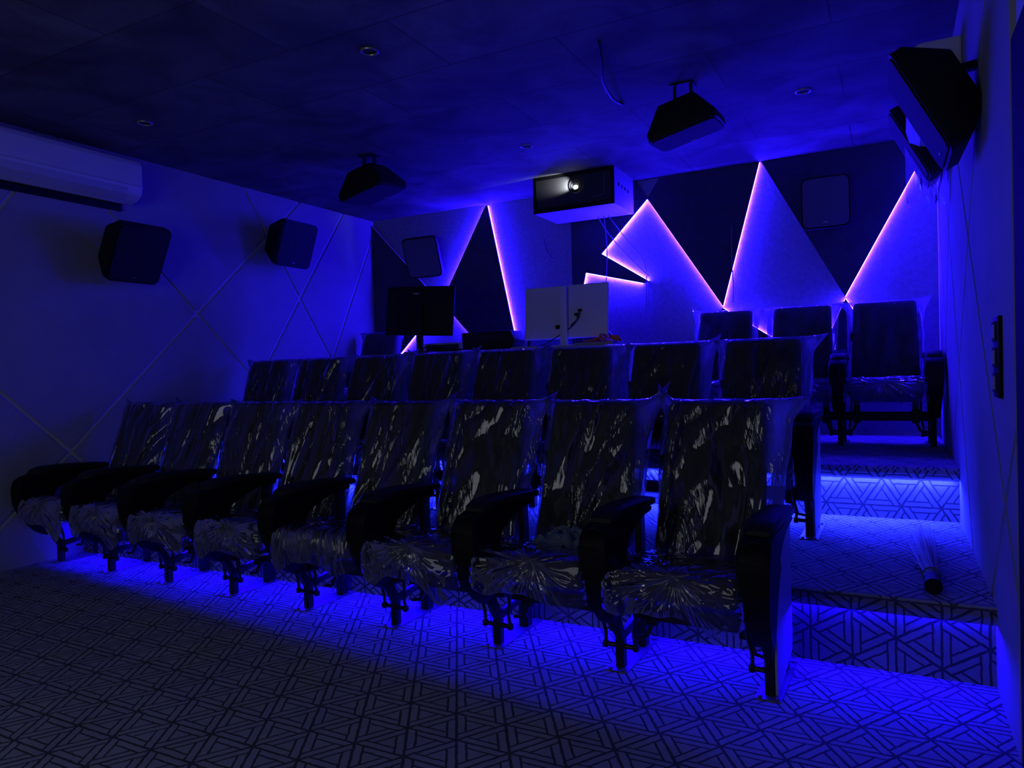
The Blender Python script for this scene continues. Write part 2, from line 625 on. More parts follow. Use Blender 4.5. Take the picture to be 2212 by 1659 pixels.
def side_wall(x, sgn, name, dy, y0, y1):
    m = MB()
    m.box(min(x, x - sgn * .1), max(x, x - sgn * .1), YF - .1, YB + .1, -.1, ZC, 0)
    lines = [((p[0] + dy, p[1]), s) for p, s in LINES]
    for q in split([(y0, -.02), (y1, -.02), (y1, ZC), (y0, ZC)], lines, .034):
        m.prism(q, x - sgn * .002, x + sgn * .015, 0, 1, 1)
    return structure(m.build(name, ['wall_groove', 'wall_panel']))

side_wall(XL - .015, 1, 'wall_left', 0, YF, YB)
side_wall(XR + .015, -1, 'wall_right', -.23, 2.56, 6.12)

# dark door close to the camera on the side wall
d = MB().box(XR - .004, XR + .03, 1.62, 2.50, 0, 2.10).build('door_1', 'door_black')
structure(d)
h = MB()
h.tube([(XR - .012, 1.72, 1.02), (XR - .05, 1.72, 1.02), (XR - .05, 1.84, 1.02)], .009, 8)
h.build('door_handle', 'metal', d)

# ------------------------------------------------------------------ dark raised panels on the back wall, LED strips along their edges
PT = .034                                      # stand-off of the panels
def dark_panel(poly, leds, label, edge=None):
    m = MB()
    m.prism(poly, YB - PT, YB - .004, 1, 0)
    o = m.build('acoustic_panel', 'dark_panel')
    tag(o, label, 'wall panel', 'dark acoustic panels on the back wall')
    cx = sum(p[0] for p in poly) / len(poly)
    cz = sum(p[1] for p in poly) / len(poly)
    if edge:  # added pale strip imitates light caught on the edge of the dark panel
        e = MB().bar((edge[0][0], YB - PT - .003, edge[0][1]), (edge[1][0], YB - PT - .003, edge[1][1]), .010, .010).build('lit_edge', 'white_matte', o)
        e['label'] = 'pale strip standing in for light on one edge'
    for seg in leds:
        a, b = Vector(seg[0]), Vector(seg[1])
        power = seg[2] if len(seg) > 2 else 'led_wall'
        d = (b - a).normalized()
        nrm = Vector((d.y, -d.x))
        mid = (a + b) / 2
        # outward = away from the inside of the polygon
        if inside(poly, mid + nrm * .02):
            nrm = -nrm
        a2, b2 = a + nrm * .003, b + nrm * .003
        s = MB()
        y0, y1 = YB - .015, YB - .006
        s.add([(a2.x, y0, a2.y), (b2.x, y0, b2.y), (b2.x, y1, b2.y), (a2.x, y1, a2.y)], [(0, 1, 2, 3)])
        a3, b3 = a + nrm * .0005, b + nrm * .0005
        s.add([(a3.x, y0, a3.y), (b3.x, y0, b3.y), (b3.x, y1, b3.y), (a3.x, y1, a3.y)], [(0, 1, 2, 3)])
        s.f = [(0, 1, 2, 3), (4, 5, 6, 7), (0, 1, 5, 4), (3, 2, 6, 7), (0, 3, 7, 4), (1, 2, 6, 5)]
        s.mi = [0] * 6
        s.build('led_strip', power, o)
    return o

def inside(poly, p):
    r = False
    for i in range(len(poly)):
        a, b = poly[i - 1], poly[i]
        if (a[1] > p.y) != (b[1] > p.y):
            if p.x < (b[0] - a[0]) * (p.y - a[1]) / (b[1] - a[1]) + a[0]:
                r = not r
    return r

P = {}
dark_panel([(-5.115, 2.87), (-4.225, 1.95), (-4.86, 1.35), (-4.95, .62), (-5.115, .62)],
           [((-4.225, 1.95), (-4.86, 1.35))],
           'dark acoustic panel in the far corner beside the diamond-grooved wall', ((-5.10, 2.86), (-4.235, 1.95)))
dark_panel([(-3.65, 2.90), (-4.215, 1.954), (-3.82, 1.53), (-3.36, 1.58), (-3.63, 2.90)],
           [((-3.65, 2.90), (-4.215, 1.954)), ((-3.63, 2.90), (-3.36, 1.58)), ((-4.215, 1.954), (-3.82, 1.53), 'led_dim')],
           'narrow dark wedge panel rising between the two desk monitors')
dark_panel([(-2.71, 2.918), (-2.71, 1.2), (-2.64, 1.2), (-2.62, 1.9), (-2.57, 2.119), (-2.015, 1.976), (-1.935, 1.978), (-2.405, 2.284), (-1.951, 2.739), (-2.06, 2.918)],
           [((-2.62, 1.9), (-2.57, 2.119), 'led_hot'), ((-2.57, 2.119), (-2.015, 1.976), 'led_hot'), ((-1.96, 1.994), (-2.405, 2.284), 'led_hot'), ((-2.405, 2.284), (-1.951, 2.739), 'led_hot')],
           'dark panel with a beak-like point behind the projector housing')
dark_panel([(-1.83, 2.918), (-1.951, 2.739), (-1.295, 1.714), (-.965, 2.918)],
           [((-1.951, 2.739), (-1.295, 1.714)), ((-1.295, 1.714), (-.965, 2.918))],
           'dark triangle panel pointing down right of the projector housing')
dark_panel([(-.95, 2.918), (-.322, 1.728), (.29, 2.86), (.29, 2.918)],
           [((-.322, 1.728), (.27, 2.82))],
           'dark triangle panel carrying the flat wall loudspeaker')
dark_panel([(-1.296, 1.700), (-.80, 1.36), (-.78, 1.1), (-1.75, 1.1)],
           [((-1.296, 1.700), (-.80, 1.36))],
           'low dark panel peaking behind the third back-row chair from the side wall')
dark_panel([(-.32, 1.712), (-.08, 1.3), (-.5, 1.3)],
           [((-.32, 1.712), (-.08, 1.3)), ((-.32, 1.712), (-.5, 1.3))],
           'small dark panel peak between the last two back-row chairs')
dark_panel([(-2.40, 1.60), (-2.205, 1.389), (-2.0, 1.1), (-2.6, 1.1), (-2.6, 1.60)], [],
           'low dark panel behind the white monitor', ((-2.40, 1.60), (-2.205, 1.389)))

# LED strips under the two step nosings
def step_led(y, z, faceout, name, mt, label):
    s = MB()
    if faceout:
        s.add([(XL + .1, y - .006, z - .0565), (XR - .03, y - .006, z - .0565), (XR - .03, y - .001, z - .0675), (XL + .1, y - .001, z - .0675)], [(0, 1, 2, 3)])
    else:
        s.add([(XL + .1, y - .026, z - .0575), (XR - .03, y - .026, z - .0575), (XR - .03, y - .016, z - .0630), (XL + .1, y - .016, z - .0630)], [(0, 1, 2, 3)])
    o = s.build('led_strip', mt)
    return tag(o, label, 'led strip')
step_led(YR1, Z1, True, 'led', 'led_r1', 'blue led strip under the nosing of the front step')
step_led(YR2, Z2, False, 'led', 'led_r2', 'blue led strip under the nosing of the upper step')

# ------------------------------------------------------------------ cinema chairs
PITCH = .574
HX = PITCH / 2
UP = Vector((0, .31, .951)).normalized()
NR = Vector((0, -UP.z, UP.y))
BO = Vector((0, .245, .415))                   # bottom middle of the backrest's front
BW0, BW1, BH, BT = .462, .428, .665, .085

def bp(x, t, n):
    """point on the backrest: x across, t metres up, n metres in front of its front face"""
    return Vector((x, 0, 0)) + BO + UP * t + NR * n

def m_backrest():
    m = MB()
    bm = bmesh.new()
    prof = []
    N = 10
    vs = []
    for k, n in ((0, 0.0), (1, -BT)):
        for (sx, t) in ((-1, 0), (1, 0), (1, BH), (-1, BH)):
            w = BW0 if t == 0 else BW1
            if k == 1:
                w -= .02
            vs.append(bm.verts.new(bp(sx * w / 2, t, n)))
    for f in ((0, 1, 2, 3), (7, 6, 5, 4), (0, 4, 5, 1), (1, 5, 6, 2), (2, 6, 7, 3), (3, 7, 4, 0)):
        bm.faces.new([vs[i] for i in f])
    bmesh.ops.bevel(bm, geom=bm.edges[:], offset=.028, segments=4, affect='EDGES', profile=.5)
    m.take(bm)
    return m.mesh('backrest', 'fabric', smooth=True)

def m_shell():
    m = MB()
    bm = bmesh.new()
    vs = []
    for n, s in ((-BT + .01, 1.0), (-BT - .022, .9)):
        for (sx, t) in ((-1, .03), (1, .03), (1, BH - .04), (-1, BH - .04)):
            vs.append(bm.verts.new(bp(sx * .2 * s, t if s == 1 else (t + (.02 if t < .1 else -.02)), n)))
    for f in ((0, 1, 2, 3), (7, 6, 5, 4), (0, 4, 5, 1), (1, 5, 6, 2), (2, 6, 7, 3), (3, 7, 4, 0)):
        bm.faces.new([vs[i] for i in f])
    m.take(bm)
    return m.mesh('back_shell', 'plastic', bevel=.006)

def m_tab():
    m = MB()
    c = bp(-BW1 / 2 - .008, BH * .60, -.03)
    m.rbox(c, (.022, .03, .055), .006, 2)
    return m.mesh('hinge_tab', 'plastic', smooth=True)

def m_seat():
    m = MB()
    m.rbox((0, .0, .385), (.465, .50, .118), .035, 4, Matrix.Rotation(math.radians(-8), 3, 'X'))
    return m.mesh('seat_cushion', 'fabric', smooth=True)

def hw(z):
    return .033 + (.056 - .033) * min(1, max(0, (z - .2) / .3))

def m_console():
    prof = [(-.27, .545), (-.258, .578), (-.225, .602), (-.17, .616), (.27, .610), (.30, .598), (.285, .578), (.14, .572), (.05, .556),
            (-.015, .528), (-.052, .48), (-.066, .44), (-.074, .40), (-.072, .25), (-.08, .215), (-.105, .205), (-.15, .235), (-.205, .30), (-.25, .38), (-.268, .43)]
    bm = bmesh.new()
    a = [bm.verts.new((-hw(z) * (1 if y < -.05 else .8), y, z)) for y, z in prof]
    b = [bm.verts.new((hw(z) * (1 if y < -.05 else .8), y, z)) for y, z in prof]
    n = len(prof)
    bm.faces.new(a)
    bm.faces.new(b[::-1])
    for i in range(n):
        j = (i + 1) % n
        bm.faces.new((a[i], b[i], b[j], a[j]))
    es = [e for e in bm.edges if abs(e.verts[0].co.x - e.verts[1].co.x) < 1e-4]
    bmesh.ops.bevel(bm, geom=es, offset=.013, segments=3, affect='EDGES', profile=.5)
    return MB().take(bm).mesh('armrest', 'plastic', smooth=True)

def m_pad():
    st = [(-.175, .612, .018, .040), (-.16, .622, .022, .049), (-.11, .634, .025, .055), (0, .636, .024, .056), (.15, .630, .022, .056),
          (.28, .622, .020, .054), (.33, .616, .018, .048), (.345, .612, .014, .036)]
    m = MB()
    n = 16
    v, f = [], []
    for (y, z, hh, w) in st:
        for k in range(n):
            a = 2 * math.pi * k / n
            c, s = math.cos(a), math.sin(a)
            v.append((w * math.copysign(abs(c) ** .5, c), y, z + hh * math.copysign(abs(s) ** .6, s)))
    for i in range(len(st) - 1):
        for k in range(n):
            f.append((i * n + k, i * n + (k + 1) % n, (i + 1) * n + (k + 1) % n, (i + 1) * n + k))
    f.append(tuple(range(n)))
    f.append(tuple(range((len(st) - 1) * n, len(st) * n))[::-1])
    m.add(v, f)
    return m.mesh('armrest_pad', 'pad', smooth=True)

def m_rim():
    pts = [(.026 * math.cos(a), -.246 + .018 * math.sin(a) * .6, .592 + .018 * math.sin(a) * .8) for a in [math.pi * k / 8 for k in range(9)]]
    return MB().tube(pts, .0025, 6).mesh('release_lip', 'pad', smooth=True)

def m_post():
    return MB().box(-.013, .013, .225, .285, .16, .575).mesh('rear_post', 'metal', bevel=.004)

def m_frontleg():
    m = MB()
    m.bar((0, 0, 0), (0, 0, .125), .036, .036)
    m.bar((0, .004, .11), (0, -.085, .26), .034, .036)
    m.bar((0, 0, .118), (0, .25, .15), .022, .034)
    return m.mesh('leg', 'metal', bevel=.003)

def m_rearleg():
    m = MB()
    m.box(-.024, .024, .226, .272, 0, .20)
    return m.mesh('leg', 'metal', bevel=.003)

def m_plate():
    m = MB()
    m.box(-.045, .045, -.06, .34, 0, .004)
    for x, y in ((-.03, -.045), (.03, -.045), (-.03, .32), (.03, .32)):
        m.disc((x, y, .004), .008, (0, 0, 1), .007, 10)
    return m.mesh('floor_plate', 'plate')

def m_pin(sides=(-1, 1)):
    m = MB()
    m.tube([(-.062 if -1 in sides else 0, -.004, .085), (.062 if 1 in sides else 0, -.004, .085)], .010, 8)
    for s in sides:
        m.rbox((s * .064, -.004, .085), (.024, .026, .03), .008, 2)
    return m.mesh('cross_pin', 'metal', smooth=True)

def m_rods(s):
    pts = smooth_path([(s * .064, -.004, .085), (s * .060, -.012, .14), (s * .072, -.022, .20), (s * .075, -.05, .29), (s * .082, -.06, .37)], 5)
    return MB().tube(pts, .0075, 7).mesh('pull_rod', 'metal', smooth=True)

def m_beam():
    return MB().box(-HX + .02, HX - .02, .085, .140, .172, .235).mesh('cross_beam', 'metal', bevel=.004)

def m_bracket(s):
    m = MB()
    x = s * .185
    m.box(x - .020, x + .020, .08, .145, .23, .37)
    m.box(x - .024, x + .024, .075, .15, .155, .25)
    m.bar((x, .11, .165), (x + s * .028, .10, .10), .018)
    m.bar((x + s * .028, .10, .10), (x + s * .075, .09, .095), .014)
    return m.mesh('seat_bracket', 'metal', bevel=.003)

def m_side():
    m = MB()
    poly = [(-.20, .45), (-.13, .575), (.31, .575), (.315, .10), (.30, .06), (.03, .006), (-.02, .006), (-.03, .22), (-.10, .235), (-.19, .31)]
    m.prism(poly, .020, .030, 0)
    return m.mesh('side_panel', 'side', bevel=.002)

CH = dict(backrest=m_backrest(), shell=m_shell(), tab=m_tab(), seat=m_seat(), console=m_console(), pad=m_pad(), rim=m_rim(), post=m_post(),
          fleg=m_frontleg(), rleg=m_rearleg(), plate=m_plate(), pin=m_pin(), pinl=m_pin((-1,)), pinr=m_pin((1,)), rodl=m_rods(-1), rodr=m_rods(1), beam=m_beam(),
          brl=m_bracket(-1), brr=m_bracket(1), side=m_side())

def back_cover(seed, ears, exl, exr, mt='film'):
    """a clear bag pulled over the backrest: two sheets joined along a loose seam"""
    rnd = random.Random(seed)
    nx, nt = 40, 48
    o1 = Vector((rnd.uniform(0, 50), rnd.uniform(0, 50), rnd.uniform(0, 50)))
    ang = rnd.uniform(.15, .5) * rnd.choice((-1, 1))
    ca, sa = math.cos(ang), math.sin(ang)
    HT = BH + .022
    verts, faces, uvs, bunch = [], [], [], []
    def ext(t, side):
        e = (exr if side > 0 else exl)
        k = t / HT
        e = e * (.25 + .75 * k) + .010 * noise.noise(o1 + Vector((side * 3, t * 9, 0)))
        return max(.008, e)
    for sheet in (0, 1):
        for j in range(nt + 1):
            t = -.01 + (HT + .01) * j / nt
            hwid = (BW0 + (BW1 - BW0) * max(0, min(1, t / BH))) / 2
            for i in range(nx + 1):
                s = -1 + 2 * i / nx
                side = 1 if s > 0 else -1
                tot = hwid + ext(t, side)
                # more columns near the seam
                x = s * tot
                over = max(0.0, (abs(x) - hwid + .012)) / (tot - hwid + .012)
                over = min(1.0, over)
                tip = max(0.0, (t - (BH - .012)) / (HT - BH + .012))
                th = (1 - over ** 1.2) * (1 - min(1, tip) ** 1.5)
                c = Vector((x * ca - t * sa, x * sa + t * ca, 0))
                fold = noise.noise(o1 + Vector((c.x * 22, c.y * 4.0, sheet * 9))) * .006
                fold += abs(noise.noise(o1 + Vector((x * 14 + 4, t * 9, sheet * 5)))) * .006
                if sheet == 0:
                    n = -BT / 2 + th * (BT / 2 + .006) + (fold + .002) * th
                else:
                    n = -BT / 2 - th * (BT / 2 + .026) - (fold + .002) * th
                zz = t
                # corner ears
                q = max(0.0, abs(s) - .80) / .20
                up_ = max(0.0, (t / HT - .86) / .14)
                e = ears[0 if s < 0 else 1]
                zz += e[1] * q * q * up_ ** 2
                x += side * e[0] * q * q * up_ ** 1.2
                n += .02 * q * up_ * e[2]
                if abs(s) > .9 :
                    n += .010 * noise.noise(o1 + Vector((s * 2, t * 12, 7)))
                p = bp(x, zz, n)
                verts.append(p)
                uvs.append((x, t + sheet * 3.1))
                bunch.append(max(0.0, min(1.0, (abs(x) - hwid + .004) / .03)))
    row = nx + 1
    cnt = row * (nt + 1)
    for sheet in (0, 1):
        for j in range(nt):
            for i in range(nx):
                a = sheet * cnt + j * row + i
                q = (a, a + 1, a + row + 1, a + row)
                faces.append(q if sheet == 0 else q[::-1])
    # weld the sheets along the sides and the top
    mp = list(range(2 * cnt))
    for j in range(nt + 1):
        for i in (0, nx):
            mp[cnt + j * row + i] = j * row + i
    for i in range(nx + 1):
        mp[cnt + nt * row + i] = nt * row + i
    faces = [tuple(mp[k] for k in f) for f in faces]
    return film_mesh('back_cover', verts, faces, uvs, mt, bunch)

def film_mesh(name, verts, faces, uvs, mt, bunch=None):
    used = sorted({k for f in faces for k in f})
    idx = {k: i for i, k in enumerate(used)}
    me = bpy.data.meshes.new(name)
    me.from_pydata([tuple(verts[k]) for k in used], [], [tuple(idx[k] for k in f) for f in faces])
    ul = me.uv_layers.new(name='UVMap')
    for p in me.polygons:
        p.use_smooth = True
        for li in p.loop_indices:
            ul.data[li].uv = uvs[used[me.loops[li].vertex_index]]
    if bunch is not None:                      # where the bag is bunched and lies in several layers
        al = me.attributes.new('bunch', 'FLOAT', 'POINT')
        for i, k in enumerate(used):
            al.data[i].value = bunch[k]
    me.materials.append(M[mt])
    me.update()
    return me

def seat_cover(seed, gather=True):
    """shower-cap like cover over the cushion, gathered to a knot on the front face"""
    rnd = random.Random(seed * 7 + 1)
    o1 = Vector((rnd.uniform(0, 50), rnd.uniform(0, 50), rnd.uniform(0, 50)))
    nx, nv = 36, 44
    cxk = rnd.uniform(-.03, .03)
    # profile going from back top over the front edge, down the front and a little below
    prof = [(.24, .418), (.10, .436), (-.08, .462), (-.18, .482), (-.225, .482), (-.252, .468), (-.266, .440), (-.270, .408), (-.268, .375), (-.262, .345), (-.258, .332)]
    pts = smooth_path([(0, a, b) for a, b in prof], 6)
    d = [0.0]
    for i in range(1, len(pts)):
        d.append(d[-1] + (pts[i] - pts[i - 1]).length)
    verts, faces, uvs = [], [], []
    hang = (rnd.uniform(.01, .07), rnd.uniform(.03, .10))
    for j in range(nv + 1):
        dist = d[-1] * j / nv
        k = max(i for i in range(len(d)) if d[i] <= dist + 1e-9)
        k = min(k, len(pts) - 2)
        f = (dist - d[k]) / (d[k + 1] - d[k])
        p0 = pts[k].lerp(pts[k + 1], f)
        tz = (pts[k + 1] - pts[k]).normalized()
        nr = Vector((0, -tz.z, tz.y))
        if nr.z < 0 and nr.y > 0:
            nr = -nr
        nr = Vector((0, tz.z, -tz.y)) if Vector((0, tz.z, -tz.y)).dot(Vector((0, -.5, .5))) > 0 else nr
        front = max(0.0, min(1.0, (dist - d[-1] * .62) / (d[-1] * .2)))
        for i in range(nx + 1):
            s = -1 + 2 * i / nx
            w = .243
            if abs(s) <= .82:
                x = s / .82 * w
                drop = 0
                bulge = 0
            else:
                q = (abs(s) - .82) / .18
                x = math.copysign(w + .012 * math.sin(q * math.pi / 2) + .006 * front, s)
                drop = .085 * q
                bulge = 0
            p = p0.copy()
            p.x = x
            if front < .5:
                p.z -= drop * (1 - front)
            p.y += drop * front * 1.2
            # pinch towards the knot
            if gather:
                r = math.hypot(x - cxk, (p.z - .425) * 1.3)
                if p.y < -.2:
                    p.y += .022 * math.exp(-(r / .035) ** 2) * 1.0
                    p.y -= .016 * math.exp(-((r - .11) / .06) ** 2)
            wob = noise.noise(o1 + Vector((x * 14, dist * 14, 0))) * .007 + noise.noise(o1 + Vector((x * 40, dist * 30, 3))) * .003
            p += nr * (wob + .008)
            low = max(0.0, (j / nv - .80) / .20)
            p.z -= low * (hang[0] * math.exp(-((x + .19) / .06) ** 2) + hang[1] * math.exp(-((x - .17) / .07) ** 2) + .012 * noise.noise(o1 + Vector((x * 12, 5, 5))))
            p.y -= low * .012
            verts.append(p)
            # uv origin sits at the knot
            uvs.append((x - cxk, (d[-1] * .80 - dist)))
    row = nx + 1
    for j in range(nv):
        for i in range(nx):
            a = j * row + i
            faces.append((a, a + 1, a + row + 1, a + row))
    return film_mesh('seat_cover', verts, faces, uvs, 'film_gather' if gather else 'film_dimmed')

def standard(root, x, side=False, rods='both'):
    """the arm standard on one side of a chair: console, pad, post and legs"""
    def at(name, key, par=root):
        o = link(name, CH[key], par)
        o.location = (x, 0, 0) if par is root else (0, 0, 0)
        return o
    c = at('armrest', 'console')
    at('armrest_pad', 'pad', c)
    at('release_lip', 'rim', c)
    at('rear_post', 'post')
    at('leg', 'fleg')
    at('leg', 'rleg')
    at('floor_plate', 'plate')
    at('cross_pin', {'both': 'pin', 'l': 'pinl', 'r': 'pinr'}[rods])
    if rods != 'r':
        at('pull_rod', 'rodl')
    if rods != 'l':
        at('pull_rod', 'rodr')
    if side:
        s = at('side_panel', 'side')
        s['label'] = 'pale grey outer side panel'

def chair(x, y, z, rot, seed, label, group, left_arm=False, side=False, gather=True, ears=None, exl=.03, exr=.05, end=False):
    r = thing('cinema_chair', label, 'chair', (x, y, z), (0, 0, rot), group)
    b = link('backrest', CH['backrest'], r)
    link('back_shell', CH['shell'], b)
    link('hinge_tab', CH['tab'], b)
    link('seat_cushion', CH['seat'], r)
    rnd = random.Random(seed)
    ears = ears or ((rnd.uniform(0, .04), rnd.uniform(-.02, .05), 1), (rnd.uniform(0.01, .05), rnd.uniform(-.01, .06), -1))
    link('back_cover', back_cover(seed, ears, exl, exr, 'film' if z < .1 else 'film_dimmed' if z < .5 else 'film_faint'), r)['label'] = 'clear plastic bag over the backrest'
    link('seat_cover', seat_cover(seed, gather), r)['label'] = 'clear plastic cover on the seat'
    link('cross_beam', CH['beam'], r)
    link('seat_bracket', CH['brl'], r)
    link('seat_bracket', CH['brr'], r)
    standard(r, HX, side, 'l' if side or end else 'both')
    if left_arm:
        standard(r, -HX, False, 'r')
    return r

ORD = ['first', 'second', 'third', 'fourth', 'fifth', 'sixth', 'seventh', 'eighth']
X1, Y1, K1 = -.407, 2.725, .033
FR = {0: 'first front-row cinema chair from the aisle, bag corners sticking up like ears',
      1: 'second front-row cinema chair from the aisle, crumpled blue cloth on its seat',
      2: 'third front-row cinema chair from the aisle, seat bag gathered to a star',
      3: 'fourth front-row cinema chair from the aisle, seat bag stretched flat over its front',
      4: 'fifth front-row cinema chair from the aisle, wrapped in clear plastic',
      5: 'sixth front-row cinema chair from the aisle, wrapped in clear plastic',
      6: 'seventh front-row cinema chair from the aisle, next to the last by the wall',
      7: 'last front-row cinema chair, against the wall under the air conditioner'}
EARS1 = {0: ((.03, .07, 1), (.06, .02, -1)), 1: ((.02, .0, 1), (.045, .09, -1))}
for i in range(8):
    x = X1 - PITCH * (i + .5)
    chair(x, Y1 + K1 * (X1 - x), 0, -K1, 11 + i, FR[i], 'front row cinema chairs', left_arm=(i == 7), side=(i == 0),
          gather=(i != 3), ears=EARS1.get(i), exl=.032 + .01 * (i % 3), exr=(.115 if i == 0 else .075 + .012 * (i % 3)))
X2, Y2 = -.387, 3.985
for i in range(8):
    x = X2 - PITCH * (i + .5)
    lab = ('first middle-row cinema chair from the aisle, at the open end of its row' if i == 0 else
           'last middle-row cinema chair, nearest the diamond-grooved wall' if i == 7 else
           ORD[i] + ' middle-row cinema chair from the aisle, wrapped in plastic')
    chair(x, Y2 + .012 * (X2 - x), Z1, -.012, 31 + i, lab, 'middle row cinema chairs', left_arm=(i == 7), side=(i == 0),
          exl=.035 + .012 * ((i + 1) % 3), exr=.075 + .014 * (i % 3), ears=((.03, -.01, 1), (.07, .02, -1)) if i == 0 else None)
Y3 = 5.66
for i, (x, lab) in enumerate(((-.04, 'back-row cinema chair at the side wall, last before the socket plate'),
                              (-.615, 'back-row cinema chair beside the one at the side wall'),
                              (-1.203, 'back-row cinema chair third from the side wall, behind the middle row'),
                              (-4.757, 'back-row cinema chair alone in the corner beside the black monitor'))):
    chair(x, Y3, Z2, 0, 51 + i, lab, 'back row cinema chairs', left_arm=(i >= 2), exl=.05, exr=.05, end=(i in (0, 3)),
          ears=((.05, -.02, 1), (.05, .03, -1)) if i == 0 else None)

# crumpled blue cloth on the second seat of the front row
def crumpled(name, mt, c, size, seed, amp, parent=None):
    bm = bmesh.new()
    bmesh.ops.create_grid(bm, x_segments=34, y_segments=34, size=.5)
    o = Vector((seed * 3.1, seed * 1.7, 0))
    for v in bm.verts:
        x, y = v.co.x, v.co.y
        r = math.hypot(x, y)
        k = 1 + .35 * noise.noise(o + Vector((math.atan2(y, x) * 1.2, 2, 0)))
        h = abs(noise.noise(o + Vector((x * 5, y * 5, 0)))) + .5 * abs(noise.noise(o + Vector((x * 13, y * 13, 1))))
        v.co = Vector((x * size[0] * k, y * size[1] * k, amp * h * max(0, 1 - (r / .7) ** 2) + .004 + size[2] * max(0, 1 - (r / .5) ** 2)))
    m = MB().take(bm, c)
    return m.build(name, mt, parent, smooth=True)

tag(crumpled('cloth', 'cloth', (X1 - PITCH * 1.5 + .04, Y1 + .13, .438), (.34, .20, .035), 5, .07),
    'crumpled blue-grey cloth lying on the second front-row seat from the aisle', 'cloth')

# ------------------------------------------------------------------ control desk on the top platform
DZ = 1.375
dk = thing('control_desk', 'pale control desk carrying two monitors behind the middle row', 'desk', (0, 0, Z2))
MB().box(-4.10, -1.72, 4.98, 5.58, DZ - Z2 - .028, DZ - Z2).build('desk_top', 'wood', dk, bevel=.003)
for x in (-4.06, -2.92, -1.76):
    MB().box(x - .018, x + .018, 5.0, 5.55, 0, DZ - Z2 - .028).build('side_board', 'wood', dk)
MB().box(-4.04, -1.78, 5.02, 5.035, .12, DZ - Z2 - .028).build('modesty_panel', 'wood', dk)

def monitor(x, y, w, h, zc, rz, roll, mt, label, arm_x=0.0, top=.1):
    r = thing('monitor', label, 'monitor', (x, y, DZ), (0, 0, rz))
    R = Matrix.Rotation(roll, 3, 'Y') @ Matrix.Rotation(math.radians(-5), 3, 'X')
    MB().rbox((0, 0, zc), (w, .028, h), .012, 3, R).build('housing', mt, r, smooth=True)
    MB().rbox(Vector((0, 0, zc)) + R @ Vector((0, .0155, 0)), (w - .02, .003, h - .02), .001, 1, R).build('screen', 'glass_black', r)
    ht = zc + h * top
    s = MB().rbox((arm_x, -.045, ht / 2 + .005), (.062, .03, ht - .01), .008, 2)
    s.build('stand_column', mt, r, smooth=True)
    MB().rbox((arm_x, -.02, .008), (.26, .18, .015), .006, 2).build('stand_foot', mt, r, smooth=True)
    return r, R

mw, Rw = monitor(-2.25, 5.22, .715, .42, .275, -.02, .0, 'white', 'white monitor seen from behind on the control desk', .0, .46)
MB().box(-.078, -.034, -.034, -.018, .145, .175).build('port_block', 'plastic', mw)
pc = MB()
for i, z in enumerate((.315, .345)):
    pc.box(.085 + .03 * i, .115 + .03 * i, -.032, -.013, z - .075, z - .055)
pc.build('socket', 'plastic', mw)
MB().tube(smooth_path([(.125, -.03, .275), (.13, -.045, .235), (.09, -.05, .18), (.02, -.03, .13), (-.06, -.04, .085), (-.16, -.06, .03), (-.24, -.07, .006), (-.32, -.06, .005)], 6), .0042, 6).build('power_cable', 'cable', mw)
MB().tube(smooth_path([(.10, -.03, .25), (.115, -.05, .21), (.06, -.05, .165)], 5), .004, 6).build('signal_cable', 'cable', mw)

mb_, Rb = monitor(-3.62, 5.20, .68, .43, .37, .06, math.radians(3.0), 'spk', 'black monitor seen from behind on the control desk', .02)
MB().rbox((-.02, -.018, .52), (.06, .004, .012), .001, 1).build('maker_mark', 'offwhite', mb_)
lb = MB()
lb.rbox((0, 0, .045), (.40, .16, .09), .006, 2)
t = thing('media_box', 'flat pale media box beside the black monitor stand', 'box', (-3.50, 5.44, DZ))
lb.build('housing', 'offwhite', t, smooth=True)
MB().rbox((0, -.081, .045), (.34, .003, .06), .001, 1).build('front_panel', 'wall_black', t)
tag(MB().tube(smooth_path([(-3.62, 5.05, DZ + .006), (-3.5, 5.03, DZ + .03), (-3.4, 5.04, DZ + .055), (-3.3, 5.03, DZ + .045), (-3.2, 5.04, DZ + .02), (-3.05, 5.06, DZ + .012)], 7), .006, 6)
    .build('cable', 'cable', smooth=True), 'black cable looping over the pale media box', 'cable')
tag(MB().tube(smooth_path([(-3.03, 5.10, DZ + .02), (-3.08, 5.12, DZ + .10), (-3.13, 5.15, DZ + .14)], 6), .005, 6).build('cable', 'cable', smooth=True),
    'short black lead standing up beside the amplifier', 'cable')
am = thing('amplifier', 'low black amplifier between the two monitors', 'amplifier', (-2.86, 5.14, DZ), (0, 0, .05))
bm = bmesh.new()
pf = [(-.235, .01), (-.235, .145), (.20, .15), (.235, .07), (.205, .01)]
MB().prism(pf, -.11, .11, 1).build('housing', 'spk', am, bevel=.006)
MB().rbox((-.02, -.112, .075), (.36, .004, .11), .001, 1).build('front_grille', 'grille', am)
for q in (-.01, .01):
    MB().disc((.04 + q, -.113, .035), .006, (0, -1, 0), .004, 10).build('jack', 'plastic', am)
tag(MB().box(-2.64, -2.42, 5.02, 5.2, DZ, DZ + .012).build('tablet', 'white_matte'), 'pale flat tablet lying left of the white monitor', 'tablet')
tag(MB().box(-2.1, -1.80, 5.02, 5.28, DZ, DZ + .022).build('notebook', 'offwhite'), 'pale closed notebook under the orange bag', 'notebook')
tag(crumpled('carrier_bag', 'orange', (-1.90, 5.12, DZ + .022), (.26, .15, .02), 8, .06), 'crumpled orange carrier bag right of the white monitor', 'bag')

